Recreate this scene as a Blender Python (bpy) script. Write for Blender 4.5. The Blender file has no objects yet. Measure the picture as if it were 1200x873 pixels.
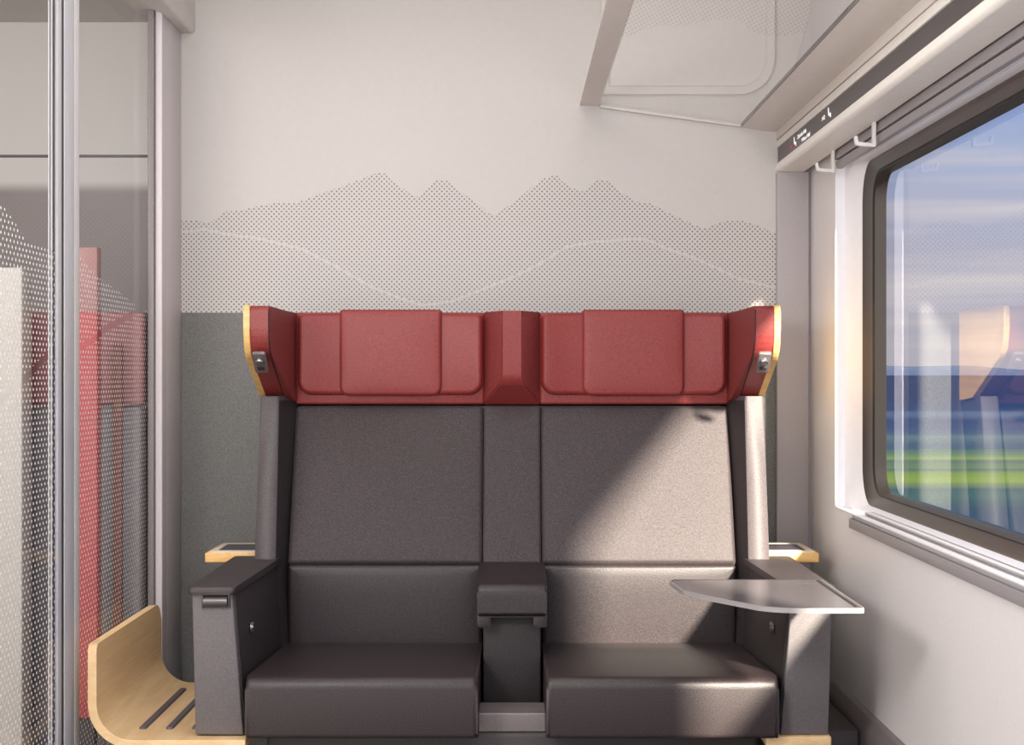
import bpy, bmesh, math, random
from mathutils import Vector, Matrix
random.seed(4)
sc = bpy.context.scene
col = sc.collection
F = 1900.0            # focal length in pixels of the 1200 px wide frame
EYE = 1.05

# ------------------------------------------------------------------ materials
def lin(c):
    out = []
    for v in c:
        v /= 255.0
        out.append(v / 12.92 if v <= .04045 else ((v + .055) / 1.055) ** 2.4)
    return (*out, 1.0)

class NT:
    """tiny node-tree helper"""
    def __init__(s, tree): s.t = tree; s.n = tree.nodes; s.l = tree.links
    def new(s, kind, **kw):
        n = s.n.new(kind)
        for k, v in kw.items(): setattr(n, k, v)
        return n
    def put(s, sock, v):
        if hasattr(v, 'is_linked'): s.l.new(v, sock)
        else: sock.default_value = v
    def m(s, op, a, b=0.0, c=None):
        n = s.new('ShaderNodeMath', operation=op)
        s.put(n.inputs[0], a); s.put(n.inputs[1], b)
        if c is not None: s.put(n.inputs[2], c)
        return n.outputs[0]
    def mixc(s, f, a, b):
        n = s.new('ShaderNodeMix', data_type='RGBA')
        s.put(n.inputs[0], f); s.put(n.inputs[6], a); s.put(n.inputs[7], b)
        return n.outputs[2]
    def smooth(s, x, a, b):
        n = s.new('ShaderNodeMapRange', interpolation_type='SMOOTHSTEP')
        s.put(n.inputs[0], x); n.inputs[1].default_value = a; n.inputs[2].default_value = b
        n.inputs[3].default_value = 0; n.inputs[4].default_value = 1
        return n.outputs[0]
    def pos(s):
        g = s.new('ShaderNodeNewGeometry'); x = s.new('ShaderNodeSeparateXYZ')
        s.l.new(g.outputs['Position'], x.inputs[0]); return g.outputs['Position'], x.outputs
    def curve(s, x, pts):
        n = s.new('ShaderNodeFloatCurve')
        c = n.mapping.curves[0]
        c.points[0].location = pts[0]; c.points[1].location = pts[-1]
        for p in pts[1:-1]: c.points.new(*p)
        for p in c.points: p.handle_type = 'VECTOR'
        n.mapping.update()
        s.put(n.inputs['Value'], x)
        return n.outputs[0]

def new_mat(name):
    m = bpy.data.materials.new(name); m.use_nodes = True
    t = NT(m.node_tree); b = m.node_tree.nodes['Principled BSDF']
    return m, t, b

def mat(name, rgb, rough=.6, metal=0.0, grain=0.0, gscale=400, bump=0.0, spec=.5, stretch=None, coat=0.0, sheen=0.0):
    m, t, b = new_mat(name)
    c = lin(rgb)
    b.inputs['Roughness'].default_value = rough; b.inputs['Metallic'].default_value = metal
    b.inputs['Specular IOR Level'].default_value = spec
    if coat: b.inputs['Coat Weight'].default_value = coat
    if sheen:
        b.inputs['Sheen Weight'].default_value = sheen; b.inputs['Sheen Roughness'].default_value = .5
    p, xyz = t.pos()
    v = p
    if stretch:
        mp = t.new('ShaderNodeMapping'); mp.inputs['Scale'].default_value = stretch
        t.l.new(p, mp.inputs[0]); v = mp.outputs[0]
    n = t.new('ShaderNodeTexNoise'); n.inputs['Scale'].default_value = gscale; n.inputs['Detail'].default_value = 2.0
    t.l.new(v, n.inputs['Vector'])
    a = tuple(max(0, x * (1 - grain)) for x in c[:3]) + (1,); d = tuple(x * (1 + grain) for x in c[:3]) + (1,)
    f = t.smooth(n.outputs[0], .3, .7)
    t.l.new(t.mixc(f, a, d), b.inputs['Base Color'])
    if bump:
        bp = t.new('ShaderNodeBump'); bp.inputs['Strength'].default_value = bump; bp.inputs['Distance'].default_value = .001
        t.l.new(n.outputs[0], bp.inputs['Height']); t.l.new(bp.outputs[0], b.inputs['Normal'])
    return m

def dot_mask(t, u, v, a, r):
    u = t.m('DIVIDE', u, a); v = t.m('DIVIDE', v, a)
    ds = []
    for o in (0.0, .5):
        du = t.m('SUBTRACT', t.m('FRACT', t.m('ADD', u, o + 100)), .5)
        dv = t.m('SUBTRACT', t.m('FRACT', t.m('ADD', v, o + 100)), .5)
        ds.append(t.m('SQRT', t.m('ADD', t.m('MULTIPLY', du, du), t.m('MULTIPLY', dv, dv))))
    return t.m('LESS_THAN', t.m('MINIMUM', ds[0], ds[1]), r / a)

def wall_dots():
    m, t, b = new_mat('back_wall_dotted')
    p, x = t.pos()
    S = 463.4
    top = [(213,258),(228,258),(245,262),(262,248),(280,247),(300,242),(330,237),(345,238),(355,235),(375,227),(400,219),(420,211),(440,203),(451,203),(460,213),(473,221),(485,231),(492,230),(505,215),(512,210),(523,211),(535,222),(560,238),(572,250),(580,252),(590,245),(605,235),(625,218),(640,208),(652,205),(660,214),(675,222),(684,225),(692,215),(703,210),(715,213),(728,225),(745,236),(765,239),(780,248),(800,257),(815,264),(825,268),(840,262),(850,259),(870,259),(885,263),(907,273)]
    gap = [(213,272),(240,269),(263,274),(300,279),(352,291),(395,313),(437,337),(470,350),(495,358),(530,353),(576,335),(605,323),(633,309),(664,289),(699,283),(750,280),(765,283),(780,291),(813,302),(840,314),(864,326),(907,337)]
    def cv(pts): return [((q[0] - 213) / 694.0, (436.5 - q[1]) / S / .6) for q in pts]
    xn = t.m('DIVIDE', t.m('ADD', x[0], .8352), 694.0 / S)
    zr = t.m('DIVIDE', t.m('SUBTRACT', x[2], EYE), .6)
    below = t.m('LESS_THAN', zr, t.curve(xn, cv(top)))
    g = t.m('ABSOLUTE', t.m('SUBTRACT', zr, t.curve(xn, cv(gap))))
    nogap = t.m('GREATER_THAN', g, .0054)
    mask = t.m('MULTIPLY', t.m('MULTIPLY', dot_mask(t, x[0], x[2], .01267, .00225), below), nogap)
    n = t.new('ShaderNodeTexNoise'); n.inputs['Scale'].default_value = 60; t.l.new(p, n.inputs['Vector'])
    base = t.mixc(n.outputs[0], lin((192, 188, 186)), lin((198, 194, 192)))
    t.l.new(t.mixc(mask, base, lin((120, 112, 110))), b.inputs['Base Color'])
    b.inputs['Roughness'].default_value = .45; b.inputs['Specular IOR Level'].default_value = .3
    return m

def schlick(t, ior0=.04):
    lw = t.new('ShaderNodeLayerWeight'); lw.inputs['Blend'].default_value = .5
    f = lw.outputs['Facing']     # 1 - |cos| with blend .5
    return t.m('ADD', t.m('MULTIPLY', t.m('POWER', f, 5.0), 1 - ior0), ior0)

def clear_glass(name, tint=(1, 1, 1, 1), gain=1.0, rough=0.0):
    m, t, b = new_mat(name)
    t.n.remove(b)
    tr = t.new('ShaderNodeBsdfTransparent'); tr.inputs[0].default_value = tint
    gl = t.new('ShaderNodeBsdfGlossy'); gl.inputs['Roughness'].default_value = rough; gl.inputs[0].default_value = (1, 1, 1, 1)
    mx = t.new('ShaderNodeMixShader')
    t.put(mx.inputs[0], t.m('MULTIPLY', schlick(t), gain))
    t.l.new(tr.outputs[0], mx.inputs[1]); t.l.new(gl.outputs[0], mx.inputs[2])
    t.l.new(mx.outputs[0], t.n['Material Output'].inputs[0])
    return m

def dotted_glass():
    m, t, b = new_mat('partition_glass_dotted')
    t.n.remove(b)
    p, x = t.pos()
    top = [(2.5,1.44),(2.70,1.36),(2.755,1.343),(2.84,1.315),(2.915,1.283),(3.0,1.282),(3.06,1.281),(3.12,1.277),(3.26,1.296),(3.326,1.270),(3.444,1.247),(3.6,1.23),(3.75,1.207),(3.80,1.200),(3.9,1.20),(4.0,1.19)]
    gap = [(2.5,.92),(2.755,1.0),(2.9,1.037),(3.06,1.088),(3.16,1.094),(3.27,1.10),(3.373,1.117),(3.48,1.145),(3.6,1.163),(3.70,1.18),(3.8,1.196),(3.9,1.215),(4.0,1.23)]
    def cv(pts): return [((q[0] - 2.5) / 1.5, (q[1] - .8) / .8) for q in pts]
    yn = t.m('DIVIDE', t.m('SUBTRACT', x[1], 2.5), 1.5)
    zn = t.m('DIVIDE', t.m('SUBTRACT', x[2], .8), .8)
    below = t.m('LESS_THAN', zn, t.curve(yn, cv(top)))
    g = t.m('ABSOLUTE', t.m('SUBTRACT', zn, t.curve(yn, cv(gap))))
    nogap = t.m('GREATER_THAN', g, .0095)
    mask = t.m('MULTIPLY', t.m('MULTIPLY', dot_mask(t, x[1], x[2], .0208, .0029), below), nogap)
    tr = t.new('ShaderNodeBsdfTransparent'); tr.inputs[0].default_value = (.97, .97, .98, 1)
    gl = t.new('ShaderNodeBsdfGlossy'); gl.inputs['Roughness'].default_value = 0.0
    mx = t.new('ShaderNodeMixShader'); t.put(mx.inputs[0], t.m('MULTIPLY', schlick(t), .35))
    t.l.new(tr.outputs[0], mx.inputs[1]); t.l.new(gl.outputs[0], mx.inputs[2])
    df = t.new('ShaderNodeBsdfDiffuse'); df.inputs[0].default_value = (.93, .93, .93, 1)
    tl = t.new('ShaderNodeBsdfTranslucent'); tl.inputs[0].default_value = (.93, .93, .93, 1)
    ad = t.new('ShaderNodeMixShader'); ad.inputs[0].default_value = .3
    t.l.new(df.outputs[0], ad.inputs[1]); t.l.new(tl.outputs[0], ad.inputs[2])
    m2 = t.new('ShaderNodeMixShader'); t.put(m2.inputs[0], mask)
    t.l.new(mx.outputs[0], m2.inputs[1]); t.l.new(ad.outputs[0], m2.inputs[2])
    t.l.new(m2.outputs[0], t.n['Material Output'].inputs[0])
    return m

def wood_mat(name, a=(236, 204, 158), b_=(224, 188, 138), rough=.42):
    m, t, b = new_mat(name)
    p, x = t.pos()
    mp = t.new('ShaderNodeMapping'); mp.inputs['Scale'].default_value = (18, 2.2, 45); t.l.new(p, mp.inputs[0])
    n = t.new('ShaderNodeTexNoise'); n.inputs['Scale'].default_value = 2.2; n.inputs['Detail'].default_value = 6; n.inputs['Distortion'].default_value = .6
    t.l.new(mp.outputs[0], n.inputs['Vector'])
    t.l.new(t.mixc(t.smooth(n.outputs[0], .3, .7), lin(b_), lin(a)), b.inputs['Base Color'])
    b.inputs['Roughness'].default_value = rough
    return m

def corridor_wall_mat():
    m, t, b = new_mat('corridor_end_wall')
    p, x = t.pos()
    f = t.smooth(x[2], 1.60, 1.645)
    c = t.mixc(f, lin((148, 138, 136)), lin((228, 224, 220)))
    joint = t.m('LESS_THAN', t.m('ABSOLUTE', t.m('SUBTRACT', x[2], 1.717)), .0045)
    c = t.mixc(joint, c, lin((70, 60, 62)))
    t.l.new(c, b.inputs['Base Color']); b.inputs['Roughness'].default_value = .4
    return m

def ground_mat():
    m, t, b = new_mat('fields_and_lake')
    p, x = t.pos()
    mp = t.new('ShaderNodeMapping'); mp.inputs['Scale'].default_value = (.006, .16, 1); t.l.new(p, mp.inputs[0])
    n = t.new('ShaderNodeTexNoise'); n.inputs['Scale'].default_value = 1.0; n.inputs['Detail'].default_value = 4
    t.l.new(mp.outputs[0], n.inputs['Vector'])
    yy = t.m('ADD', x[1], t.m('MULTIPLY', t.m('SUBTRACT', n.outputs[0], .5), 14.0))
    cr = t.new('ShaderNodeValToRGB')
    e = cr.color_ramp.elements
    stops = [(0.0, (48, 76, 104)), (.17, (52, 82, 112)), (.195, (70, 108, 112)), (.212, (62, 94, 116)), (.226, (138, 166, 86)), (.240, (118, 150, 84)), (.255, (72, 106, 116)), (.275, (138, 162, 96)), (.295, (96, 132, 112)), (.31, (62, 92, 126)),
             (.37, (96, 124, 140)), (.40, (58, 86, 130)), (.50, (52, 76, 126)), (.57, (86, 110, 150)), (.63, (50, 74, 122)), (1.0, (48, 68, 114))]
    e[0].position, e[0].color = stops[0][0], lin(stops[0][1]); e[1].position, e[1].color = stops[-1][0], lin(stops[-1][1])
    for q, c in stops[1:-1]:
        k = e.new(q); k.color = lin(c)
    t.l.new(t.m('DIVIDE', yy, 180.0), cr.inputs[0])
    t.l.new(t.mixc(.62, cr.outputs[0], (0, 0, 0, 1)), b.inputs['Base Color'])
    b.inputs['Roughness'].default_value = 1.0; b.inputs['Specular IOR Level'].default_value = 0.0
    return m

M = dict(
    white=mat('off_white_panel', (203, 198, 195), .5, grain=.02, gscale=40),
    rightwall=mat('window_wall_panel', (218, 214, 215), .5, grain=.03, gscale=300),
    cool_white=mat('window_surround_white', (232, 232, 238), .35, grain=.01, gscale=40),
    pil=mat('grey_pilaster', (166, 160, 163), .5, grain=.06, gscale=350),
    jamb=mat('satin_aluminium_jamb', (196, 189, 193), .45, metal=.0, grain=.05, gscale=300),
    alu=mat('brushed_aluminium', (192, 193, 200), .4, metal=.0, grain=.05, gscale=120, stretch=(1, 1, .1)),
    light_edge=mat('light_edge_strip', (205, 203, 204), .4, grain=.02, gscale=60),
    darkseal=mat('dark_rubber_seal', (62, 54, 56), .6, grain=.1, gscale=200),
    wainscot=mat('grey_wall_cladding', (112, 112, 110), .55, grain=.22, gscale=400),
    cornice=mat('cornice_beige', (216, 208, 202), .4, grain=.02, gscale=60),
    housing=mat('housing_light', (232, 227, 221), .4, grain=.02, gscale=60),
    display=mat('display_black_glass', (60, 53, 54), .3, grain=.05, gscale=50, spec=.35),
    rail=mat('grey_rail', (150, 145, 148), .45, grain=.06, gscale=300, metal=.15),
    rubber=mat('window_rubber_frame', (66, 59, 57), .38, grain=.12, gscale=400),
    rubber2=mat('window_inner_gasket', (26, 22, 22), .6, grain=.1, gscale=400),
    sill=mat('sill_moulding_grey', (150, 148, 153), .4, grain=.03, gscale=100),
    hook=mat('clear_white_plastic', (222, 220, 218), .2, grain=.01),
    fabric=mat('charcoal_upholstery', (59, 50, 52), .6, grain=.42, gscale=380, bump=.3, spec=.4, sheen=.1),
    fabric_dark=mat('charcoal_seat_leather', (46, 37, 39), .45, grain=.42, gscale=380, bump=.3, spec=.5),
    fabric_inner=mat('dark_inner_panel', (47, 41, 42), .6, grain=.5, gscale=380, bump=.2),
    bolster=mat('grey_bolster_fabric', (84, 77, 79), .6, grain=.2, gscale=380, bump=.1),
    arm=mat('grey_armrest_shell', (104, 99, 101), .5, grain=.14, gscale=380, bump=.05),
    pad=mat('dark_armrest_pad', (58, 51, 53), .42, grain=.12, gscale=500, bump=.05),
    red=mat('red_leather', (132, 50, 48), .45, grain=.2, gscale=380, bump=.2, spec=.4),
    red_dark=mat('red_liner', (122, 49, 48), .55, grain=.32, gscale=380, bump=.2, spec=.4),
    seam=mat('dark_seam', (40, 30, 32), .8),
    wood=wood_mat('beech_plywood'),
    wood_edge=wood_mat('beech_edge', (232, 190, 124), (218, 172, 104)),
    strip=mat('grey_rubber_strip', (96, 90, 96), .5, grain=.1, gscale=300),
    chrome=mat('polished_knob', (170, 168, 170), .2, metal=.9),
    plate=mat('grey_control_plate', (120, 112, 114), .35, metal=.4, grain=.05, gscale=300),
    hinge=mat('dark_metal_hinge', (92, 86, 88), .35, metal=.6, grain=.05),
    steel=mat('grey_crossbar', (128, 120, 120), .45, metal=.4, grain=.08, gscale=300),
    base=mat('dark_seat_base', (62, 56, 58), .6, grain=.15, gscale=300),
    tray_dark=mat('dark_tray_inset', (70, 66, 76), .25, grain=.05, gscale=100),
    tray_light=mat('pale_tray_rim', (236, 222, 204), .4, grain=.02),
    table_edge=mat('pale_table_edge', (150, 145, 146), .3, grain=.02),
    floor=mat('grey_floor', (110, 105, 104), .7, grain=.2, gscale=200),
    duct=mat('duct_rubber', (118, 111, 112), .4, grain=.1, gscale=200),
    corr=mat('corridor_panel_grey', (150, 142, 140), .4, grain=.03, gscale=50),
    corr_light=mat('corridor_pillar_light', (176, 172, 167), .5, grain=.02, gscale=50),
    redpanel=mat('red_partition', (160, 64, 66), .45, grain=.06, gscale=200),
    pale_red=mat('pale_red_panel', (148, 108, 106), .5, grain=.05),
    pink=mat('dull_red_headrest', (146, 98, 100), .6, grain=.08, gscale=300),
    aislegrey=mat('aisle_seat_grey', (112, 108, 110), .6, grain=.1, gscale=300),
    brown=mat('brown_edge', (120, 76, 66), .5, grain=.08, gscale=200),
    grille=mat('vent_grille', (150, 142, 140), .5),
)
M['glass'] = clear_glass('window_glass', gain=.9)
M['rackglass'] = clear_glass('rack_glass', (.96, .96, .96, 1), gain=1.0)
M['dotglass'] = dotted_glass()
M['walldots'] = wall_dots()
M['corrwall'] = corridor_wall_mat()
M['ground'] = ground_mat()
def emis(name, rgb, s):
    m, t, b = new_mat(name)
    b.inputs['Base Color'].default_value = lin(rgb); b.inputs['Emission Color'].default_value = lin(rgb); b.inputs['Emission Strength'].default_value = s
    return m
M['led_white'] = emis('display_lettering_white', (245, 240, 240), .8)
M['led_red'] = emis('display_lettering_red', (200, 40, 66), .7)
def table_glass():
    m, t, b = new_mat('smoked_table_top')
    b.inputs['Base Color'].default_value = lin((112, 107, 110)); b.inputs['Roughness'].default_value = .2
    tr = t.new('ShaderNodeBsdfTransparent'); tr.inputs[0].default_value = (.62, .6, .62, 1)
    mx = t.new('ShaderNodeMixShader'); mx.inputs[0].default_value = .72
    t.l.new(tr.outputs[0], mx.inputs[1]); t.l.new(b.outputs[0], mx.inputs[2]); t.l.new(mx.outputs[0], t.n['Material Output'].inputs[0])
    return m
M['table'] = table_glass()

# ------------------------------------------------------------------ mesh helpers
def rr(u0, u1, v0, v1, rad, n=6):
    """rounded rectangle, counter-clockwise; rad = number or four radii (u0v0, u1v0, u1v1, u0v1)"""
    if not isinstance(rad, (tuple, list)): rad = (rad,) * 4
    cs = [(u0, v0, 1, 1, math.pi), (u1, v0, -1, 1, 1.5 * math.pi), (u1, v1, -1, -1, 0), (u0, v1, 1, -1, .5 * math.pi)]
    out = []
    for (cu, cv, su, sv, a0), r in zip(cs, rad):
        r = max(r, 1e-5)
        for k in range(n + 1):
            a = a0 + k / n * math.pi / 2
            out.append((cu + su * r + r * math.cos(a), cv + sv * r + r * math.sin(a)))
    return out

def inset_rr(u0, u1, v0, v1, rad, d, n=6):
    if not isinstance(rad, (tuple, list)): rad = (rad,) * 4
    return rr(u0 + d, u1 - d, v0 + d, v1 - d, [max(r - d, 1e-5) for r in rad], n)

def loops_mesh(bm, loops, cap0=True, cap1=True):
    vl = [[bm.verts.new(p) for p in L] for L in loops]
    n = len(vl[0])
    for a, b in zip(vl, vl[1:]):
        for i in range(n):
            j = (i + 1) % n
            bm.faces.new((a[i], a[j], b[j], b[i]))
    if cap0: bm.faces.new(list(reversed(vl[0])))
    if cap1: bm.faces.new(vl[-1])
    return vl

def finish(bm, name, m, parent=None, mx=False, angle=35, smooth=True):
    if mx:
        for v in bm.verts: v.co.x = -v.co.x
    bmesh.ops.remove_doubles(bm, verts=bm.verts[:], dist=1e-6)
    bmesh.ops.recalc_face_normals(bm, faces=bm.faces[:])
    me = bpy.data.meshes.new(name); bm.to_mesh(me); bm.free()
    if smooth:
        for p in me.polygons: p.use_smooth = True
        me.set_sharp_from_angle(angle=math.radians(angle))
    ms = m if isinstance(m, list) else [m]
    for k in ms: me.materials.append(k)
    o = bpy.data.objects.new(name, me); col.objects.link(o)
    if parent is not None: attach(o, parent)
    return o

def attach(o, parent):
    o.parent = parent
    w = Matrix.Identity(4); p = parent
    if p.type == 'EMPTY': o.matrix_parent_inverse = Matrix.Translation(-p.location)

def tag(o, label=None, cat=None, group=None, kind=None):
    if label: o['label'] = label
    if cat: o['category'] = cat
    if group: o['group'] = group
    if kind: o['kind'] = kind
    return o
def thing(name, loc, label, cat, group=None):
    o = bpy.data.objects.new(name, None); col.objects.link(o); o.location = loc; o.empty_display_size = .1
    return tag(o, label, cat, group)

def box(bm, x0, x1, y0, y1, z0, z1, bev=0, seg=3):
    b2 = bmesh.new()
    c = [b2.verts.new((x, y, z)) for x in (x0, x1) for y in (y0, y1) for z in (z0, z1)]
    for f in ((0, 1, 3, 2), (4, 6, 7, 5), (0, 4, 5, 1), (2, 3, 7, 6), (0, 2, 6, 4), (1, 5, 7, 3)): b2.faces.new([c[i] for i in f])
    if bev: bmesh.ops.bevel(b2, geom=b2.edges[:], offset=bev, segments=seg, profile=.5, affect='EDGES')
    join(bm, b2)
def join(bm, b2):
    bmesh.ops.recalc_face_normals(b2, faces=b2.faces[:])
    me = bpy.data.meshes.new('tmp'); b2.to_mesh(me); b2.free(); bm.from_mesh(me); bpy.data.meshes.remove(me)
def solid(bm, A, B, bev=0, seg=3):
    """loft between two closed 3D polygons, all edges bevelled"""
    b2 = bmesh.new(); loops_mesh(b2, [A, B])
    if bev: bmesh.ops.bevel(b2, geom=b2.edges[:], offset=bev, segments=seg, profile=.5, affect='EDGES')
    join(bm, b2)
def mbox(name, m, parent, *a, **k):
    mx = k.pop('mx', False); bm = bmesh.new(); box(bm, *a, **k); return finish(bm, name, m, parent, mx)
def prism_x(bm, prof, x0, x1, bev=0, seg=3): solid(bm, [(x0, y, z) for y, z in prof], [(x1, y, z) for y, z in prof], bev, seg)
def prism_y(bm, prof, y0, y1, bev=0, seg=3): solid(bm, [(x, y0, z) for x, z in prof], [(x, y1, z) for x, z in prof], bev, seg)
def prism_z(bm, prof, z0, z1, bev=0, seg=3): solid(bm, [(x, y, z0) for x, y in prof], [(x, y, z1) for x, y in prof], bev, seg)
def smooth_poly(pts, rads, n=5):
    """round the corners of a 2D polygon"""
    out = []; N = len(pts)
    for i, p in enumerate(pts):
        r = rads[i] if isinstance(rads, (list, tuple)) else rads
        if r <= 0: out.append(p); continue
        P = Vector(p); a = Vector(pts[i - 1]) - P; b = Vector(pts[(i + 1) % N]) - P
        r = min(r, a.length * .49, b.length * .49)
        A = P + a.normalized() * r; B = P + b.normalized() * r
        for k in range(n + 1):
            s = k / n
            q = A * (1 - s) ** 2 + P * 2 * s * (1 - s) + B * s * s
            out.append((q.x, q.y))
    return out
def cushion(bm, u0, u1, v0, v1, rad, edge, thick, puff, mapf, n=6, steps=0, eseg=5, dome=None, nu=0, nv=0):
    """soft panel: flat back at t=0, rounded rim, face shaped by dome(u, v) or a gentle even swell"""
    L = [inset_rr(u0, u1, v0, v1, rad, 0, n)]; T = [0.0]
    if thick > edge: L.append(L[0]); T.append(thick - edge)
    for k in range(1, eseg + 1):
        a = k / eseg * math.pi / 2
        L.append(inset_rr(u0, u1, v0, v1, rad, edge * (1 - math.cos(a)), n)); T.append(thick - edge + edge * math.sin(a))
    b2 = bmesh.new()
    loops_mesh(b2, [[(u, v, t) for u, v in l] for l, t in zip(L, T)])
    if puff and not dome:
        nu, nv = 12, 8
        def dome(u, v):
            a = (2 * (u - u0) / (u1 - u0) - 1); b = (2 * (v - v0) / (v1 - v0) - 1)
            return puff * max(0, 1 - a ** 4) * max(0, 1 - b ** 4)
    for k in range(1, nu): bmesh.ops.bisect_plane(b2, geom=b2.verts[:] + b2.edges[:] + b2.faces[:], plane_co=(u0 + (u1 - u0) * k / nu, 0, 0), plane_no=(1, 0, 0))
    for k in range(1, nv): bmesh.ops.bisect_plane(b2, geom=b2.verts[:] + b2.edges[:] + b2.faces[:], plane_co=(0, v0 + (v1 - v0) * k / nv, 0), plane_no=(0, 1, 0))
    for q in b2.verts:
        u, v, t = q.co
        if dome and t > thick * .3: t += dome(u, v) * t / thick
        q.co = mapf(u, v, t)
    join(bm, b2)
def cyl(bm, p0, p1, r0, r1=None, n=20, rings=None):
    """capped cylinder/cone between two points"""
    p0 = Vector(p0); p1 = Vector(p1); r1 = r0 if r1 is None else r1
    d = (p1 - p0).normalized(); a = d.orthogonal().normalized(); b = d.cross(a)
    prof = rings or [(0, r0), (1, r1)]
    lo = []
    for s, r in prof:
        c = p0.lerp(p1, s); lo.append([c + a * r * math.cos(2 * math.pi * k / n) + b * r * math.sin(2 * math.pi * k / n) for k in range(n)])
    b2 = bmesh.new(); loops_mesh(b2, lo); join(bm, b2)
def quad(name, m, pts, parent=None):
    bm = bmesh.new(); bm.faces.new([bm.verts.new(p) for p in pts]); me = bpy.data.meshes.new(name); bm.to_mesh(me); bm.free()
    me.materials.append(m); o = bpy.data.objects.new(name, me); col.objects.link(o)
    if parent is not None: attach(o, parent)
    return o
def S(o): o['kind'] = 'structure'; return o

# ------------------------------------------------------------------ setting
YW = 4.10                       # face of the wall behind the seat
S(mbox('wall_back', M['walldots'], None, -.86, .80, YW, YW + .06, 0, 2.25))
S(mbox('trim_wall_cladding', M['wainscot'], None, -.836, .668, YW - .004, YW + .002, .02, 1.201, bev=.001))
S(mbox('floor', M['floor'], None, -2.3, .80, -1.5, 5.1, -.05, 0))
S(mbox('ceiling', M['white'], None, -.86, .86, -1.5, YW + .06, 2.25, 2.30))
bm = bmesh.new()
XW = .755; RY0, RY1, RZ0, RZ1 = 1.83, 3.78, .737, 1.527
box(bm, XW, .86, -1.5, YW, 0, RZ0); box(bm, XW, .86, -1.5, YW, RZ1, 2.25)
box(bm, XW, .86, RY1, YW, RZ0, RZ1); box(bm, XW, .86, -1.5, RY0, RZ0, RZ1)
S(finish(bm, 'wall_right', M['rightwall'], smooth=False))
# pilaster in the corner beside the window
bm = bmesh.new()
box(bm, .667, .748, YW - .02, YW + .01, 0, 1.556, .003); box(bm, .74, .7549, YW - .008, YW + .01, 0, 1.62); S(finish(bm, 'trim_corner_pilaster', M['pil']))
# cornice under the luggage rack and light housing above the window
prof = smooth_poly([(.578, 1.6725), (.628, 1.6605), (.669, 1.6590), (.669, 1.70), (.76, 1.74), (.76, 1.80), (.60, 1.70)], [0, .03, 0, 0, 0, 0, 0])
bm = bmesh.new(); prism_y(bm, prof, .6, YW); S(finish(bm, 'trim_cornice', M['cornice']))
hou = thing('trim_light_housing', (.71, 2.3, 1.556), None, None); hou['kind'] = 'structure'
bm = bmesh.new(); prism_y(bm, [(.668, 1.6585), (.668, 1.6375), (.756, 1.6375), (.756, 1.70), (.70, 1.70)], .6, YW, .0015, 2); finish(bm, 'upper_strip', M['cornice'], hou)
bm = bmesh.new(); prism_y(bm, [(.668, 1.6345), (.668, 1.6165), (.760, 1.6165), (.760, 1.6345)], .6, YW, .0015, 2); finish(bm, 'middle_strip', M['housing'], hou)
bm = bmesh.new(); prism_y(bm, smooth_poly([(.668, 1.5765), (.668, 1.5615), (.6745, 1.5555), (.735, 1.5555), (.735, 1.6165), (.70, 1.6165), (.70, 1.5765)], [0, .004, .004, 0, 0, 0, 0]), .6, YW, 0); finish(bm, 'lower_lip', M['housing'], hou)
bm = bmesh.new(); box(bm, .676, .756, .6, YW, 1.6340, 1.6380); finish(bm, 'shadow_gap', M['darkseal'], hou)
dsp = thing('reservation_display', (.672, 2.4, 1.577), 'long dark seat reservation display strip with small white destination lettering', 'display')
bm = bmesh.new(); box(bm, .6715, .690, .6, YW - .004, 1.5765, 1.6165, .0008, 1); finish(bm, 'screen', M['display'], dsp)
def text(body, y, z, size, m, name='lettering', sx=1.0):
    c = bpy.data.curves.new(name, 'FONT'); c.body = body; c.size = size; c.extrude = .0002; c.materials.append(m)
    o = bpy.data.objects.new(name, c); col.objects.link(o)
    o.matrix_world = Matrix(((0, 0, -1, .6709), (-sx, 0, 0, y), (0, 1, 0, z), (0, 0, 0, 1)))
    bpy.context.view_layer.update()
    me = bpy.data.meshes.new_from_object(o); me.transform(o.matrix_world); me.name = name
    bpy.data.objects.remove(o); bpy.data.curves.remove(c)
    me.materials.clear(); me.materials.append(m)
    o = bpy.data.objects.new(name, me); col.objects.link(o); attach(o, dsp)
    return o
# lettering reads towards the camera: text x axis is world -Y, text up is +Z
text('Zürich HB', 3.812, 1.5985, .0125, M['led_white'], sx=2.1)
text('Wien Hbf', 3.757, 1.5835, .0125, M['led_white'], sx=2.1)
text('14', 3.915, 1.587, .0145, M['led_red'], sx=2.0)
text('142', 3.515, 1.594, .013, M['led_white'], sx=2.0)
def seat_icon(y, z):
    bm = bmesh.new()
    P = [(0, .020), (.004, .020), (.0075, .006), (.018, .006), (.020, -.004), (.016, -.004), (.0145, .002), (.004, .002)]
    a = [bm.verts.new((.6709, y - p[0] * 1.6, z + p[1])) for p in P]; bm.faces.new(a)
    r = bmesh.ops.extrude_face_region(bm, geom=bm.faces[:]); 
    for v in [g for g in r['geom'] if isinstance(g, bmesh.types.BMVert)]: v.co.x += .0006
    return finish(bm, 'seat_symbol', M['led_white'], dsp, smooth=False)
seat_icon(3.862, 1.590); seat_icon(3.445, 1.592)

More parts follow.
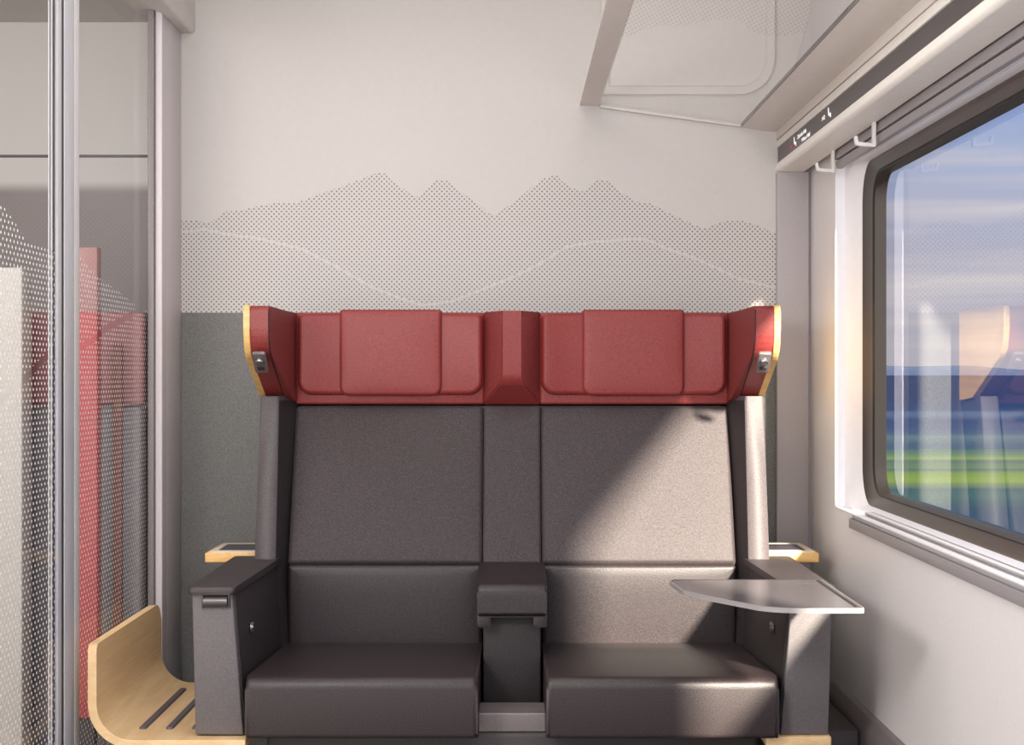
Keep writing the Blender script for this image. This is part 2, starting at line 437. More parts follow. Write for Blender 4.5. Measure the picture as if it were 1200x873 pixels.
# luggage rack
rack = thing('luggage_rack', (.38, 2.4, 1.70), 'overhead luggage rack with clear glass bottom and grey front rail', 'luggage rack')
g0, g1 = (.212, 1.7245), (.579, 1.6725)
bm = bmesh.new(); bm.faces.new([bm.verts.new(p) for p in ((g0[0], .8, g0[1]), (g1[0], .8, g1[1]), (g1[0], YW, g1[1]), (g0[0], YW, g0[1]))]); finish(bm, 'glass_shelf', M['rackglass'], rack, smooth=False)
bm = bmesh.new(); prism_y(bm, smooth_poly([(.170, 1.7255), (.222, 1.7235), (.222, 1.745), (.178, 1.742)], [.003, .002, .004, .006]), .8, YW); finish(bm, 'front_rail', M['cornice'], rack)
bm = bmesh.new(); prism_y(bm, [(.222, 1.7185), (.577, 1.6695), (.5775, 1.676), (.2225, 1.725)], YW - .012, YW); finish(bm, 'end_strip', M['white'], rack)
bm = bmesh.new(); prism_y(bm, [(.5765, 1.6735), (.5805, 1.6715), (.5805, 1.6765), (.5765, 1.678)], .8, YW - .013); finish(bm, 'glass_seal', M['darkseal'], rack)
bm = bmesh.new()
o_ = rr(.225, .663, 1.752, 2.24, (.002, .09, .002, .002), 8); i_ = inset_rr(.225, .663, 1.752, 2.24, (.002, .09, .002, .002), .018, 8); j_ = inset_rr(.225, .663, 1.752, 2.24, (.002, .09, .002, .002), .024, 8)
loops_mesh(bm, [[(u, YW, v) for u, v in o_], [(u, YW - .010, v) for u, v in o_], [(u, YW - .010, v) for u, v in i_], [(u, YW - .001, v) for u, v in j_]], False, True)
finish(bm, 'end_panel', M['white'], rack)

# window
bm = bmesh.new()
win = thing('window_1', (.80, 2.9, .737), None, None); win['kind'] = 'structure'
def loop(X, y0, y1, z0, z1, r): return [(X, a, b) for a, b in rr(y0, y1, z0, z1, r, 8)]
LA0 = loop(XW - .0015, RY0 + .001, RY1 - .001, RZ0 + .001, RZ1 - .001, .002); LA1 = loop(.776, RY0 + .001, RY1 - .001, RZ0 + .001, RZ1 - .001, .002)
LA2 = loop(.776, RY0 + .003, RY1 - .004, RZ0 + .002, RZ1 - .002, .105)
LA3 = loop(.786, RY0 + .02, 3.748, .744, 1.5255, .10); LB = loop(.801, 1.88, 3.706, .752, 1.524, .085)
loops_mesh(bm, [LA0, LA1, LA2, LA3, LB], False, False); finish(bm, 'surround', M['cool_white'], win, angle=25)
bm = bmesh.new()
LC0 = loop(.8005, 1.883, 3.703, .754, 1.522, .085); LC1 = loop(.806, 1.905, 3.690, .760, 1.517, .08); LC2 = loop(.812, 1.95, 3.646, .776, 1.500, .07)
loops_mesh(bm, [LB, LC0, LC1, LC2], False, False); finish(bm, 'rubber_frame', M['rubber'], win, angle=25)
bm = bmesh.new()
LD0 = loop(.8125, 1.952, 3.642, .777, 1.499, .07); LD1 = loop(.8085, 1.956, 3.636, .779, 1.496, .068); LD2 = loop(.812, 1.964, 3.628, .781, 1.493, .066); LD3 = loop(.834, 1.98, 3.612, .784, 1.4885, .06)
loops_mesh(bm, [LC2, LD0, LD1, LD2, LD3], False, False); finish(bm, 'gasket', M['rubber2'], win, angle=25)
bm = bmesh.new(); bm.faces.new([bm.verts.new(p) for p in loop(.833, 1.975, 3.617, .78, 1.492, .06)]); finish(bm, 'window_pane', M['glass'], win, smooth=False)
bm = bmesh.new(); prism_x(bm, [(1.75, .706), (3.595, .706), (3.595, .728), (1.75, .728)], .7465, .757, .0012, 2); finish(bm, 'sill_rail', M['rail'], win)
bm = bmesh.new(); prism_x(bm, [(1.75, .728), (3.575, .728), (3.565, .7385), (1.75, .7385)], .7475, .772, .0035, 3); finish(bm, 'sill_bead', M['sill'], win)
bm = bmesh.new(); prism_x(bm, [(1.75, .7395), (3.55, .7395), (3.54, .7455), (1.75, .7455)], .770, .790, .003, 3); finish(bm, 'sill_ridge', M['sill'], win)
# roller blind rail above the window
bl = thing('blind_rail', (.74, 2.9, 1.52), 'slim grey roller blind rail running above the window', 'blind rail')
bm = bmesh.new(); prism_y(bm, smooth_poly([(.7395, 1.5375), (.757, 1.5375), (.757, 1.585), (.745, 1.585)], [.003, 0, 0, .006]), 1.75, 3.722); finish(bm, 'upper_casing', M['rail'], bl)
bm = bmesh.new(); prism_y(bm, smooth_poly([(.7455, 1.5175), (.757, 1.5175), (.757, 1.5345), (.7425, 1.5345)], [.002, 0, 0, .003]), 1.75, 3.722); finish(bm, 'lower_casing', M['rail'], bl)
bm = bmesh.new(); box(bm, .748, .757, 1.75, 3.72, 1.534, 1.538); finish(bm, 'groove', M['darkseal'], bl)
# coat hooks
def hook_bm():
    bm = bmesh.new()
    P = smooth_poly([(.010, .052), (.010, 0), (-.030, .004), (-.033, .022), (-.0275, .023), (-.0255, .0105), (.0035, .0075), (.0035, .052)], [0, .004, .004, .001, .001, .003, .003, 0])
    solid(bm, [(x, -.006, z) for x, z in P], [(x, .006, z) for x, z in P], 0)
    return bm
for i, (y, lab) in enumerate(((3.70, 'translucent white coat hook beside the grey corner pilaster'), (3.28, 'translucent white coat hook hanging over the grey blind rail'))):
    if i == 0:
        hk = finish(hook_bm(), 'coat_hook', M['hook'])
    else:
        hk = hk.copy(); col.objects.link(hk)
    hk.location = (.725, y, 1.5055); tag(hk, lab, 'coat hook', 'coat hooks under the light housing')

# heating duct along the window wall and dark pedestal cover behind it
du = thing('heating_duct', (.74, 3, 0), 'dark rounded heating duct along the foot of the window wall', 'heating duct')
bm = bmesh.new(); prism_y(bm, smooth_poly([(.7546, .336), (.745, .333), (.731, .307), (.731, .0), (.7546, .0)], [0, .006, .012, 0, 0]), 1.2, YW - .02); finish(bm, 'duct_cover', M['duct'], du)
mbox('equipment_box', M['base'], None, .63, .729, 3.40, 3.9, 0, .300, bev=.006)
tag(bpy.data.objects['equipment_box'], 'dark grey box on the floor between seat and window wall', 'box')

# ------------------------------------------------------------------ glazed partition
d1 = thing('door_1', (-.87, 3.5, 0), None, None); d1['kind'] = 'structure'
XG = -.872
quad('glass_pane', M['dotglass'], [(XG, 3.258, .02), (XG, 3.90, .02), (XG, 3.90, 1.99), (XG, 3.258, 1.99)], d1)
mbox('door_stile', M['alu'], d1, -.890, -.870, 3.153, 3.224, 0, 2.0, bev=.0015)
mbox('edge_strip', M['light_edge'], d1, -.888, -.8698, 3.226, 3.260, 0, 2.0, bev=.001)
mbox('stile_seal', M['darkseal'], d1, -.890, -.8715, 3.1385, 3.152, 0, 2.0)
d2 = thing('window_2', (-.872, 2.2, 0), None, None); d2['kind'] = 'structure'
quad('glass_pane', M['dotglass'], [(XG, 1.2, .02), (XG, 3.107, .02), (XG, 3.107, 1.99), (XG, 1.2, 1.99)], d2)
mbox('pane_edge', M['light_edge'], d2, -.8740, -.8725, 3.0725, 3.0795, 0, 2.0)
mbox('pane_seal', M['darkseal'], d2, -.8785, -.876, 3.0795, 3.107, 0, 2.0)
mbox('pane_trim', M['alu'], d2, -.890, -.8705, 3.107, 3.1375, 0, 2.0, bev=.004)
bm = bmesh.new(); box(bm, -.8545, -.837, 3.88, YW, 0, 1.925, .003); box(bm, -.8495, -.8365, 3.935, YW, 0, 1.922, .002)
S(finish(bm, 'trim_door_jamb', M['jamb']))
S(mbox('trim_door_jamb_seal', M['duct'], None, -.870, -.8545, 3.87, YW, 0, 1.925, bev=.002))
bm = bmesh.new(); prism_y(bm, smooth_poly([(-.905, 1.918), (-.858, 1.917), (-.835, 1.9075), (-.806, 1.9065), (-.801, 1.913), (-.801, 2.25), (-.905, 2.25)], [.004, .006, .006, .006, .006, 0, 0]), 1.0, YW); S(finish(bm, 'trim_door_header', M['white']))

# corridor beyond the glass
S(mbox('wall_corridor', M['corrwall'], None, -2.3, -.862, 5.0, 5.06, 0, 2.2))
S(mbox('wall_far', M['corr_light'], None, -2.36, -2.3, -1.5, 5.06, 0, 2.2))
S(mbox('wall_side', M['corr'], None, -.862, -.83, YW + .06, 5.0, 0, 2.2))
bm = bmesh.new(); box(bm, -2.36, -.906, -1.5, 5.06, 2.13, 2.18); S(finish(bm, 'ceiling_corridor', M['white']))
bm = bmesh.new()
for k in range(9):
    r = .04 + k * .02
    lo = [[(-1.62 + q * math.cos(a), 4.35 + q * math.sin(a), z) for a in [2 * math.pi * i / 40 for i in range(40)]] for q, z in ((r, 2.129), (r, 2.124), (r + .010, 2.124), (r + .010, 2.129))]
    loops_mesh(bm, lo, False, False)
tag(finish(bm, 'ceiling_vent', M['grille'], smooth=False), 'round slotted air vent in the corridor ceiling', 'vent')
ais = thing('aisle_seat', (-1.2, 3.9, 0), 'grey seat with dull red headrest seen through the dotted glass', 'seat')
mbox('headrest', M['pink'], ais, -1.62, -.879, 3.862, 3.93, .972, 1.194, bev=.008)
mbox('backrest', M['aislegrey'], ais, -1.62, -.879, 3.852, 3.93, 0, .968, bev=.008)
mbox('edge_strip', M['brown'], ais, -.945, -.924, 3.838, 3.8515, .25, 1.12, bev=.002)
tag(mbox('red_partition', M['redpanel'], None, -1.000, -.946, 3.70, 3.74, .26, 1.188, bev=.003), 'narrow red upright panel seen behind the glass door', 'panel')
mbox('upper_panel', M['pale_red'], bpy.data.objects['red_partition'], -.999, -.947, 3.702, 3.738, 1.187, 1.336, bev=.002)
mbox('foot', M['base'], bpy.data.objects['red_partition'], -.99, -.955, 3.705, 3.735, 0, .26)
tag(mbox('corridor_panel', M['corr_light'], None, -1.26, -1.118, 3.70, 3.78, 0, 1.29, bev=.004), 'pale upright panel behind the dotted glass nearest the picture edge', 'panel')

# ------------------------------------------------------------------ the double seat
seat = thing('double_seat', (0, 3.6, 0), 'charcoal double train seat with red headrests and plywood-edged wings', 'seat')
# upper backrest leans from (Y 3.70, z .612) to (Y 3.85, z .972)
y0_, z0_, y1_, z1_ = 3.705, .6125, 3.850, .9725
Lb = math.hypot(y1_ - y0_, z1_ - z0_); cu, su = (z1_ - z0_) / Lb, (y1_ - y0_) / Lb
def back_map(u, v, t): return (u, y0_ + v * su - t * cu + .03 * cu, z0_ + v * cu + t * su - .03 * su)
def lum_map(u, v, t): return (u, 3.733 - t, v)
for sgn in (False, True):
    bm = bmesh.new(); cushion(bm, -.5125, -.0685, 0.001, Lb, .008, .010, .03, .006, back_map); finish(bm, 'backrest', M['fabric'], seat, sgn, 60)
    bm = bmesh.new(); cushion(bm, -.5125, -.0685, .40, .6105, .008, .010, .03, .005, lum_map); finish(bm, 'lumbar_cushion', M['fabric_dark'], seat, sgn, 60)
    # seat cushion: side profile with rounded front
    prof = smooth_poly([(3.20, .3265), (3.735, .3265), (3.735, .432), (3.20, .4475)], [.010, .005, .005, .024], 7)
    bm = bmesh.new()
    A = [(-.5275 + .014 * (y - 3.2) / .5, y, z) for y, z in prof]; B = [(-.0675, y, z) for y, z in prof]
    b2 = bmesh.new(); vl = loops_mesh(b2, [A, B])
    ed = [e for e in b2.edges if (e.verts[0] in vl[0] and e.verts[1] in vl[0]) or (e.verts[0] in vl[1] and e.verts[1] in vl[1])]
    bmesh.ops.bevel(b2, geom=ed, offset=.011, segments=4, profile=.5, affect='EDGES'); join(bm, b2)
    finish(bm, 'seat_cushion', M['fabric_dark'], seat, sgn, 50)
    # red headrest: shell, wide pillow, raised middle pillow
    sh = mbox('headrest_shell', M['red'], seat, -.5135, -.0665, 3.846, 3.93, .9745, 1.1925, bev=.006, mx=sgn)
    def hp_map(u, v, t): return (u, 3.848 - t, v)
    bm = bmesh.new()
    # wide pillow, hollowed a little across its width
    cushion(bm, -.5065, -.0685, .9965, 1.1905, (.034, .034, .018, .018), .012, .015, 0, hp_map, n=8, dome=lambda u, v: .016 * max(0, (abs(u + .2865) - .10) / .12) ** 1.6, nu=24)
    pl = finish(bm, 'headrest_pillow', M['red'], sh, sgn, 60)
    bm = bmesh.new(); cushion(bm, -.4065, -.1665, .9955, 1.1985, (.022, .022, .006, .006), .008, .027, .004, hp_map, n=8)
    finish(bm, 'middle_pillow', M['red'], pl, sgn, 60)
    # side bolster below the wing
    bm = bmesh.new()
    def sec(z):
        f = (z - .45) / .53; yf = 3.625 + .125 * f; yb = 3.715 + .15 * f
        return [(-.582, yf, z), (-.5405 + (1 - f) * .006, yf, z), (-.5125, yb, z), (-.5125, yb + .05, z), (-.582, yb + .05, z)]
    b2 = bmesh.new(); vl = loops_mesh(b2, [sec(.33), sec(.62), sec(.80), sec(.995)])
    fe = [e for e in b2.edges if abs(e.verts[0].co.x - e.verts[1].co.x) < .02 and abs(e.verts[0].co.z - e.verts[1].co.z) > .05 and e.calc_length() > .1]
    bmesh.ops.bevel(b2, geom=fe, offset=.005, segments=3, profile=.5, affect='EDGES'); join(bm, b2)
    bo = finish(bm, 'side_bolster', M['bolster'], seat, sgn, 40)
    bm = bmesh.new()
    def sec2(z, d):
        f = (z - .45) / .53; yf = 3.625 + .125 * f; yb = 3.715 + .15 * f
        x0 = -.5405 + (1 - f) * .006; return [(x0 + .0015 + d, yf + .004), (-.5125 + .0015 + d, yb)]
    rows = []
    for z in (.40, .62, .80, .985):
        p, q = sec2(z, .0); rows.append([(p[0] - .006, p[1], z), (p[0], p[1], z), (q[0], q[1], z), (q[0] - .006, q[1], z)])
    loops_mesh(bm, rows); finish(bm, 'bolster_lining', M['fabric_inner'], bo, sgn, 30)
    # wing with plywood edge
    P0 = [(3.5535, 1.197), (3.5535, 1.097), (3.794, .9925), (3.905, .9825), (3.905, 1.195)]
    Ps = smooth_poly(P0, [.012, .05, .006, .0, .004], 6)
    w = None
    bm = bmesh.new(); prism_x(bm, [(y + .002 if y < 3.9 else y, z) for y, z in Ps], -.575, -.5335, .0025, 2); w = finish(bm, 'wing', M['red'], seat, sgn, 40)
    bm = bmesh.new(); prism_x(bm, [(y - .001, z + (.001 if z > 1.1 else -.001)) for y, z in Ps], -.589, -.5752, .002, 2); finish(bm, 'plywood_edge', M['wood_edge'], w, sgn, 40)
    def xin(y): return -.533 + (y - 3.5535) / (3.87 - 3.5535) * .022
    Q = smooth_poly([(3.559, 1.194), (3.559, 1.099), (3.80, .990), (3.868, .976), (3.868, 1.191)], [.01, .05, .006, 0, 0], 6)
    bm = bmesh.new(); solid(bm, [(-.536, y, z) for y, z in Q], [(xin(y) + .0006, y, z) for y, z in Q], 0); finish(bm, 'wing_lining', M['red_dark'], w, sgn, 40)
    bm = bmesh.new(); Pf = [q for q in Ps if q[0] < 3.80 and (q[1] < 1.19)]
    Pf = sorted(Pf, key=lambda q: -q[1])
    for a, b in zip(Pf, Pf[1:]): cyl(bm, (-.5338, a[0] + .002, a[1]), (-.5338, b[0] + .002, b[1]), .0013, n=6)
    finish(bm, 'seam', M['seam'], w, sgn)
    # control plate on the sloping-to-upright front edge of the wing
    pc = Vector((-.5545, 3.592, 1.0795)); dn = Vector((0, .2405, -.1045)).normalized(); up = -dn; nn = Vector((0, -.1045, -.2405)).normalized()
    up2 = (Vector((0, 0, 1)) * .25 + up * .75).normalized(); nn2 = Vector((1, 0, 0)).cross(up2); nn2 = nn2 if nn2.y < 0 else -nn2
    pc = Vector((-.5545, 3.574, 1.074))
    def cp(u, v, t): return tuple(pc + Vector((1, 0, 0)) * u + up2 * v + nn2 * (t - .002))
    bm = bmesh.new(); cushion(bm, -.0145, .0145, -.033, .033, .005, .0015, .008, 0, cp, n=4, steps=1, eseg=2); cpn = finish(bm, 'control_plate', M['plate'], w, sgn)
    bm = bmesh.new(); c0 = pc + up2 * .010 + nn2 * .006; cyl(bm, c0, c0 + nn2 * .007, .0095, rings=[(0, .0098), (.6, .0098), (1, .0075)]); finish(bm, 'button', M['chrome'], cpn, sgn)
    bm = bmesh.new(); c0 = pc - up2 * .016; solid(bm, [tuple(c0 + Vector((a * .008, 0, 0)) + up2 * b * .005 + nn2 * .005) for a, b in ((-1, -1), (1, -1), (1, 1), (-1, 1))], [tuple(c0 + Vector((a * .007, 0, 0)) + up2 * b * .004 + nn2 * .0085) for a, b in ((-1, -1), (1, -1), (1, 1), (-1, 1))]); finish(bm, 'socket', M['seam'], cpn, sgn)
    # outer armrest
    A = [(-.632, 3.237, .3265), (-.632, 3.20, .6135), (-.5525, 3.20, .6135), (-.5365, 3.237, .3265)]
    B = [(-.632, 3.72, .3265), (-.632, 3.72, .6135), (-.534, 3.72, .6135), (-.515, 3.72, .3265)]
    bm = bmesh.new(); solid(bm, A, B, .003, 3); ar = finish(bm, 'armrest', M['arm'], seat, sgn)
    A = [(-.5535, 3.212, .6115), (-.5485, 3.212, .6115), (-.5325, 3.248, .33), (-.5375, 3.248, .33)]
    B = [(-.538, 3.70, .6115), (-.533, 3.70, .6115), (-.5135, 3.70, .33), (-.5185, 3.70, .33)]
    bm = bmesh.new(); solid(bm, A, B, .0015, 2); ip = finish(bm, 'inner_panel', M['fabric_inner'], ar, sgn)
    A = [(x, y, .6135) for x, y in smooth_poly([(-.638, 3.186), (-.5455, 3.186), (-.5265, 3.735), (-.638, 3.735)], [.010, .008, .004, .004])]
    B = [(x, y, .6275) for x, y, z in A]
    bm = bmesh.new(); b2 = bmesh.new(); vl = loops_mesh(b2, [A, B])
    ed = [e for e in b2.edges if abs(e.verts[0].co.z - e.verts[1].co.z) < 1e-6]
    bmesh.ops.bevel(b2, geom=ed, offset=.0045, segments=3, profile=.5, affect='EDGES'); join(bm, b2); finish(bm, 'arm_pad', M['pad'], ar, sgn)
    bm = bmesh.new(); cyl(bm, (-.6075, 3.1985, .5985), (-.5605, 3.1985, .5985), .012, n=24); box(bm, -.6115, -.6085, 3.193, 3.21, .5855, .6125, .001); box(bm, -.5595, -.5565, 3.193, 3.21, .5855, .6125, .001); finish(bm, 'table_hinge', M['hinge'], ar, sgn)
    bm = bmesh.new()
    kc = Vector((-.5445, 3.335, .526))
    cyl(bm, kc, kc + Vector((.014, 0, 0)), .012, rings=[(0, .010), (.35, .007), (.55, .012), (.9, .012), (1, .009)])
    finish(bm, 'knob', M['chrome'], ip, sgn)
    # small plywood side tray behind the armrest
    tr = mbox('side_tray', M['wood_edge'], seat, -.712, -.583, 3.757, 3.975, .6095, .632, bev=.003, mx=sgn)
    mbox('tray_rim', M['tray_light'], tr, -.704, -.583, 3.765, 3.967, .6315, .6335, bev=.0005, mx=sgn)
    mbox('tray_inset', M['tray_dark'], tr, -.688, -.583, 3.80, 3.925, .6334, .6345, bev=.0003, mx=sgn)
# centre panel between the two backrests
bm = bmesh.new(); cushion(bm, -.0668, .0668, .001, Lb, .006, .006, .031, .002, back_map); finish(bm, 'centre_panel', M['fabric'], seat, False, 60)
bm = bmesh.new(); box(bm, -.0625, .0625, 3.50, 3.73, .318, .585, .004); finish(bm, 'centre_post', M['fabric_inner'], seat)
# centre armrest
side = smooth_poly([(3.728, .618), (3.50, .604), (3.452, .596), (3.452, .531), (3.474, .531), (3.484, .566), (3.728, .585)], [.004, .03, .016, .003, .003, .01, .003], 5)
bm = bmesh.new(); prism_x(bm, side, -.0745, .0745, .006, 3)
for s in (-1, 1):
    x0, x1 = sorted((s * .0745, s * .0455))
    A = smooth_poly([(x0, .507), (x1, .507), (x1, .545), (x0, .545)], [.006, .006, 0, 0])
    solid(bm, [(x, 3.4525, z) for x, z in A], [(x, 3.478, z) for x, z in A], .0015, 2)
finish(bm, 'centre_armrest', M['fabric_dark'], seat, False, 40)
bm = bmesh.new(); prism_x(bm, smooth_poly([(3.305, .3175), (3.40, .3175), (3.40, .3585), (3.305, .3555)], [.002, .002, .002, .003]), -.0672, .0672); finish(bm, 'crossbar', M['steel'], seat)
# red centre ridge between the headrests
bm = bmesh.new()
def ridge(h): return None
top = 1.1945; Yf = 3.782; Yb = 3.856
V = {}
def vv(k, p): V[k] = bm.verts.new(p)
for s, n in ((-1, 'l'), (1, 'r')):
    vv('ft' + n, (s * .0215, Yf, top)); vv('fl' + n, (s * .0215, Yf, 1.028)); vv('bl' + n, (s * .0662, Yb, .9745)); vv('bt' + n, (s * .0662, Yb, top - .001)); vv('kt' + n, (s * .0662, 3.92, top - .001)); vv('kb' + n, (s * .0662, 3.92, .9745))
for f in (('ftl', 'fll', 'flr', 'ftr'), ('fll', 'bll', 'blr', 'flr'), ('ftl', 'btl', 'bll', 'fll'), ('ftr', 'flr', 'blr', 'btr'), ('ftl', 'ftr', 'btr', 'btl'), ('btl', 'btr', 'ktr', 'ktl'), ('btl', 'ktl', 'kbl', 'bll'), ('btr', 'blr', 'kbr', 'ktr'), ('ktl', 'ktr', 'kbr', 'kbl'), ('bll', 'kbl', 'kbr', 'blr')):
    bm.faces.new([V[k] for k in f])
bmesh.ops.bevel(bm, geom=[e for e in bm.edges if {e.verts[0], e.verts[1]} in ({V['fll'], V['flr']},)], offset=.02, segments=5, profile=.5, affect='EDGES')
rg = finish(bm, 'headrest_ridge', M['red'], seat, False, 30)
for sgn in (False, True):
    a = Vector((-.0662, Yb, 0)); b = Vector((-.0215, Yf + .002, 0)); d = (b - a); Ln = d.length; d.normalize(); nrm = Vector((d.y, -d.x, 0)); nrm = nrm if nrm.x < 0 else -nrm
    P = smooth_poly([(.002, .9785), (Ln - .0015, 1.031), (Ln - .0015, top - .003), (.002, top - .003)], [.001, .03, .03, .002], 6)
    def mp(u, v, t):
        # the lower part of the panel leans back with the flare
        q = a + d * u + nrm * t; return (q.x, q.y, v)
    bm = bmesh.new(); solid(bm, [mp(u, v, -.004) for u, v in P], [mp(u, v, .0025) for u, v in P], .0012, 2)
    finish(bm, 'ridge_side_panel', M['red_dark'], rg, sgn, 40)
# shell, base, plywood foot
bm = bmesh.new(); box(bm, -.583, .583, 3.925, 4.02, .20, 1.18, .02); box(bm, -.50, .50, 3.862, 3.93, .33, .97, 0); finish(bm, 'back_shell', M['base'], seat)
bm = bmesh.new(); box(bm, -.50, .50, 3.30, 3.95, 0, .317, .01); finish(bm, 'seat_base', M['base'], seat)
mbox('plywood_foot', M['wood'], seat, .505, .636, 3.225, 3.72, .3045, .3262, bev=.004)
# folding table
tb = [(.612, 3.205), (.318, 3.205), (.3085, 3.180), (.3205, 3.045), (.359, 2.966), (.403, 2.89), (.437, 2.835), (.48, 2.812), (.6125, 2.812)]
tbs = smooth_poly(tb, [.004, .006, .006, .012, .03, .03, .02, .03, .010], 5)
bm = bmesh.new(); solid(bm, [(x, y, .6325) for x, y in tbs], [(x, y, .6405) for x, y in tbs], 0); tbo = finish(bm, 'folding_table', M['table'], seat)
bm = bmesh.new()
cen = Vector((.47, 3.01))
inn = [tuple(Vector(p) + (cen - Vector(p)).normalized() * .0035) for p in tbs]
L = [[(x, y, .6320) for x, y in inn], [(x, y, .6322) for x, y in tbs], [(x, y, .6408) for x, y in tbs], [(x, y, .6410) for x, y in inn]]
L = [[(cen.x + (x - cen.x) * 1.001, cen.y + (y - cen.y) * 1.001, z) for x, y, z in l] for l in L]
loops_mesh(bm, L, False, False); finish(bm, 'table_rim', M['table_edge'], tbo)
bm = bmesh.new(); box(bm, .5990, .6045, 2.83, 3.19, .6400, .6416); finish(bm, 'table_groove', M['seam'], tbo)
bm = bmesh.new(); box(bm, .566, .602, 3.165, 3.21, .60, .634, .003); finish(bm, 'table_arm', M['hinge'], tbo)

# ------------------------------------------------------------------ plywood luggage shelf beside the seat
shf = thing('luggage_shelf', (-.7, 3.5, .31), 'bent light plywood luggage shelf with three dark strips beside the seat', 'luggage shelf')
TH = .017; R = .088
path = []          # (x, z, nx, nz) on the outer face; n points inward
xo, zt, zb = -.8385, .5125, .3065
for k in range(13):
    z = zt + (zb + R - zt) * k / 12; path.append((xo, z, 1, 0))
for k in range(1, 13):
    a = math.pi + k / 12 * math.pi / 2
    path.append((xo + R + R * math.cos(a), zb + R + R * math.sin(a), -math.cos(a), -math.sin(a)))
for k in range(1, 5): path.append((xo + R + (-.5275 - xo - R) * k / 4, zb, 0, 1))
rf, rb, ys, ye = .018, .055, 3.205, 3.80
bm = bmesh.new(); rows = []
dist = 0; last = None
ts = [i / 10 for i in range(11)]
# denser at the top so that the corners round off
tops = [(xo, zt - d, 1, 0) for d in (0, .002, .005, .009, .014, .02, .028, .037, .047)]
path = tops + [p for p in path if p[1] < zt - .056]
for x, z, nx, nz in path:
    s = (zt - z) if nx == 1 else 1
    a = ys + (rf - math.sqrt(max(0, rf * rf - (rf - s) ** 2)) if s < rf else 0)
    b = ye - (rb - math.sqrt(max(0, rb * rb - (rb - s) ** 2)) if s < rb else 0)
    ring = [(x + nx * t, y, z + nz * t) for t, y in ((0, a), (0, b), (TH, b), (TH, a))]
    rows.append(ring)
loops_mesh(bm, rows)
bmesh.ops.bevel(bm, geom=[e for e in bm.edges if abs(e.verts[0].co.y - e.verts[1].co.y) < .02 and len(e.link_faces) == 2 and e.calc_face_angle(0) > 1.2], offset=.0025, segments=2, profile=.5, affect='EDGES')
finish(bm, 'shelf_board', M['wood'], shf, False, 40)
def strip_bm():
    bm = bmesh.new(); cushion(bm, -.0075, .0075, 3.30, 3.715, .007, .003, .005, 0, lambda u, v, t: (u, v, t), n=5, steps=1); return bm
st = finish(strip_bm(), 'grip_strip', M['strip'], shf)
st.location = (-.7525, 0, .3233)
for x in (-.698, -.645):
    s2 = st.copy(); col.objects.link(s2); s2.location = (x, 0, .3233)

# ------------------------------------------------------------------ outside
S(quad('ground_fields', M['ground'], [(-600, 5.6, -1.6), (2500, 5.6, -1.6), (2500, 3000, -1.6), (-600, 3000, -1.6)]))
m, t, b = new_mat('blue_hills'); p, x = t.pos()
t.l.new(t.mixc(t.smooth(x[2], 0, 14), lin((36, 54, 88)), lin((60, 76, 104))), b.inputs['Base Color']); b.inputs['Roughness'].default_value = 1
bm = bmesh.new(); N = 90
lowv = []; hiv = []
for i in range(N + 1):
    X = -300 + 1800 * i / N
    h = 6 + 5 * math.sin(i * .35) * math.sin(i * .13 + 1) + 2.2 * math.sin(i * .9)
    lowv.append(bm.verts.new((X, 1500, -1.6))); hiv.append((bm.verts.new((X, 1540, max(2, h))), bm.verts.new((X, 1640, -1.6))))
for i in range(N):
    bm.faces.new((lowv[i], lowv[i + 1], hiv[i + 1][0], hiv[i][0])); bm.faces.new((hiv[i][0], hiv[i + 1][0], hiv[i + 1][1], hiv[i][1]))
S(finish(bm, 'ground_hills', m))

# world sky with long streaks of cloud
w = bpy.data.worlds.new('sky'); sc.world = w; w.use_nodes = True
t = NT(w.node_tree); bg = t.n['Background']
tc = t.new('ShaderNodeTexCoord'); sp = t.new('ShaderNodeSeparateXYZ'); t.l.new(tc.outputs['Generated'], sp.inputs[0])
el = sp.outputs[2]
cr = t.new('ShaderNodeValToRGB'); e = cr.color_ramp.elements
st_ = [(0.0, (196, 192, 204)), (.07, (176, 178, 200)), (.13, (160, 176, 214)), (.20, (104, 150, 222)), (.30, (88, 136, 214)), (1.0, (120, 150, 200))]
e[0].position, e[0].color = st_[0][0], lin(st_[0][1]); e[1].position, e[1].color = st_[-1][0], lin(st_[-1][1])
for q, c in st_[1:-1]:
    k = e.new(q); k.color = lin(c)
t.l.new(el, cr.inputs[0])
mp = t.new('ShaderNodeMapping'); mp.inputs['Scale'].default_value = (1.6, 1.6, 30); mp.inputs['Rotation'].default_value = (0, math.radians(3), 0); t.l.new(tc.outputs['Generated'], mp.inputs[0])
n = t.new('ShaderNodeTexNoise'); n.inputs['Scale'].default_value = 1.3; n.inputs['Detail'].default_value = 3; t.l.new(mp.outputs[0], n.inputs['Vector'])
cl = t.smooth(n.outputs[0], .46, .68)
t.l.new(t.mixc(t.m('MULTIPLY', cl, .8), cr.outputs[0], lin((222, 214, 216))), bg.inputs[0]); bg.inputs[1].default_value = 1.0

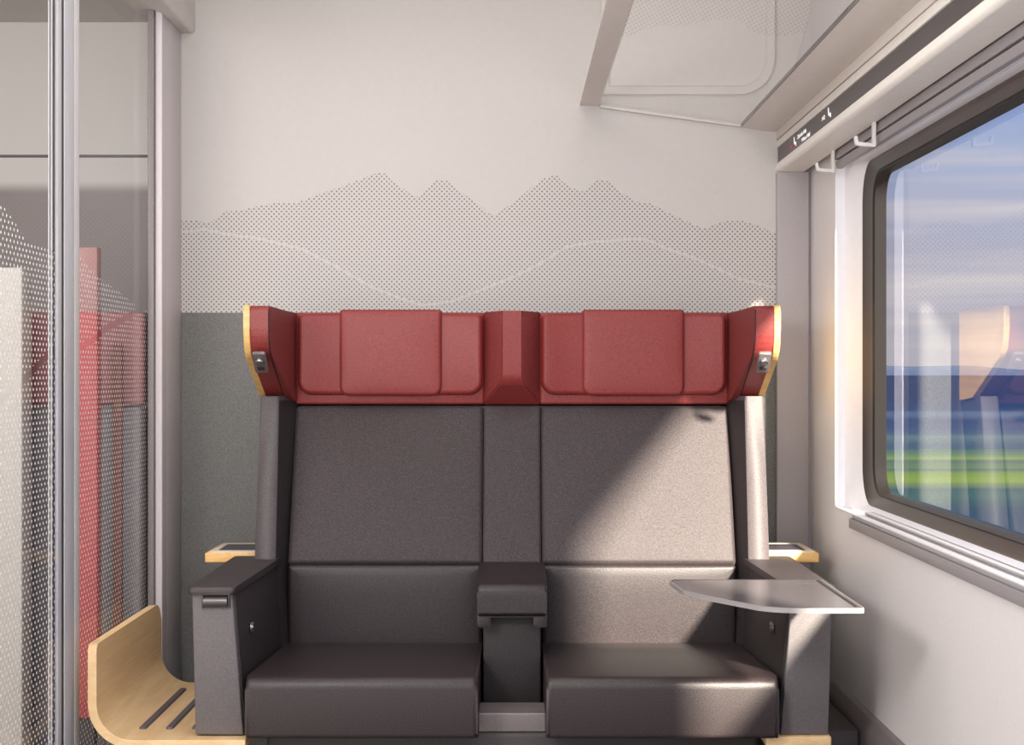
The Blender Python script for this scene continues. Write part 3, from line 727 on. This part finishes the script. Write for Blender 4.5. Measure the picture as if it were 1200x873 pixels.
# ------------------------------------------------------------------ light
def area(name, loc, target, sx, sy, e, c=(1, 1, 1)):
    l = bpy.data.lights.new(name, 'AREA'); l.shape = 'RECTANGLE'; l.size = sx; l.size_y = sy; l.energy = e; l.color = c
    o = bpy.data.objects.new(name, l); col.objects.link(o); o.location = loc
    o.rotation_euler = (Vector(target) - Vector(loc)).to_track_quat('-Z', 'Y').to_euler(); return o
sun = bpy.data.lights.new('sun', 'SUN'); sun.energy = 25.0; sun.angle = math.radians(3.5); sun.color = (1, .91, .75)
so = bpy.data.objects.new('sun', sun); col.objects.link(so); so.location = (5, -8, 6)
so.rotation_euler = Vector((-1, 2.6, -1.27)).to_track_quat('-Z', 'Y').to_euler()
area('ceiling_lamp', (-.1, 2.3, 2.2), (-.1, 2.3, 0), 1.0, 2.4, 19, (1, .97, .93))
area('front_fill', (-.1, -.4, 1.25), (0, 4, 1.1), 1.5, 1.7, 16, (1, .97, .94))  # unseen fill light added behind the camera to even out the shading
area('right_front_fill', (.62, .9, 1.5), (-.85, 3.9, 1.1), .5, .8, 9, (1, .98, .97))  # added fill without a visible source; brightens the jamb and stile faces
area('corridor_side_lamp', (-.74, 1.7, 1.42), (.75, 3.0, .75), .3, .3, 14, (1, .97, .95))
area('corridor_fill', (-1.6, 3.2, 2.1), (-1.5, 4.2, 0), .7, 2.0, 30, (1, .97, .95))  # unseen overhead light added so that the corridor end wall is lit
area('corridor_front_fill', (-1.5, .9, 1.2), (-1.3, 4, 1.0), .9, 1.6, 16, (1, .97, .95))  # added fill from the front; brightens the red panel beyond the glass

# ------------------------------------------------------------------ camera
cam = bpy.data.cameras.new('camera'); cam.sensor_width = 36; cam.sensor_fit = 'HORIZONTAL'; cam.lens = 36 * F / 1200; cam.clip_start = .05; cam.clip_end = 5000
co = bpy.data.objects.new('camera', cam); col.objects.link(co); co.location = (0, 0, EYE); co.rotation_euler = (math.pi / 2, 0, 0)
sc.camera = co
sc.view_settings.view_transform = 'Standard'; sc.view_settings.look = 'None'
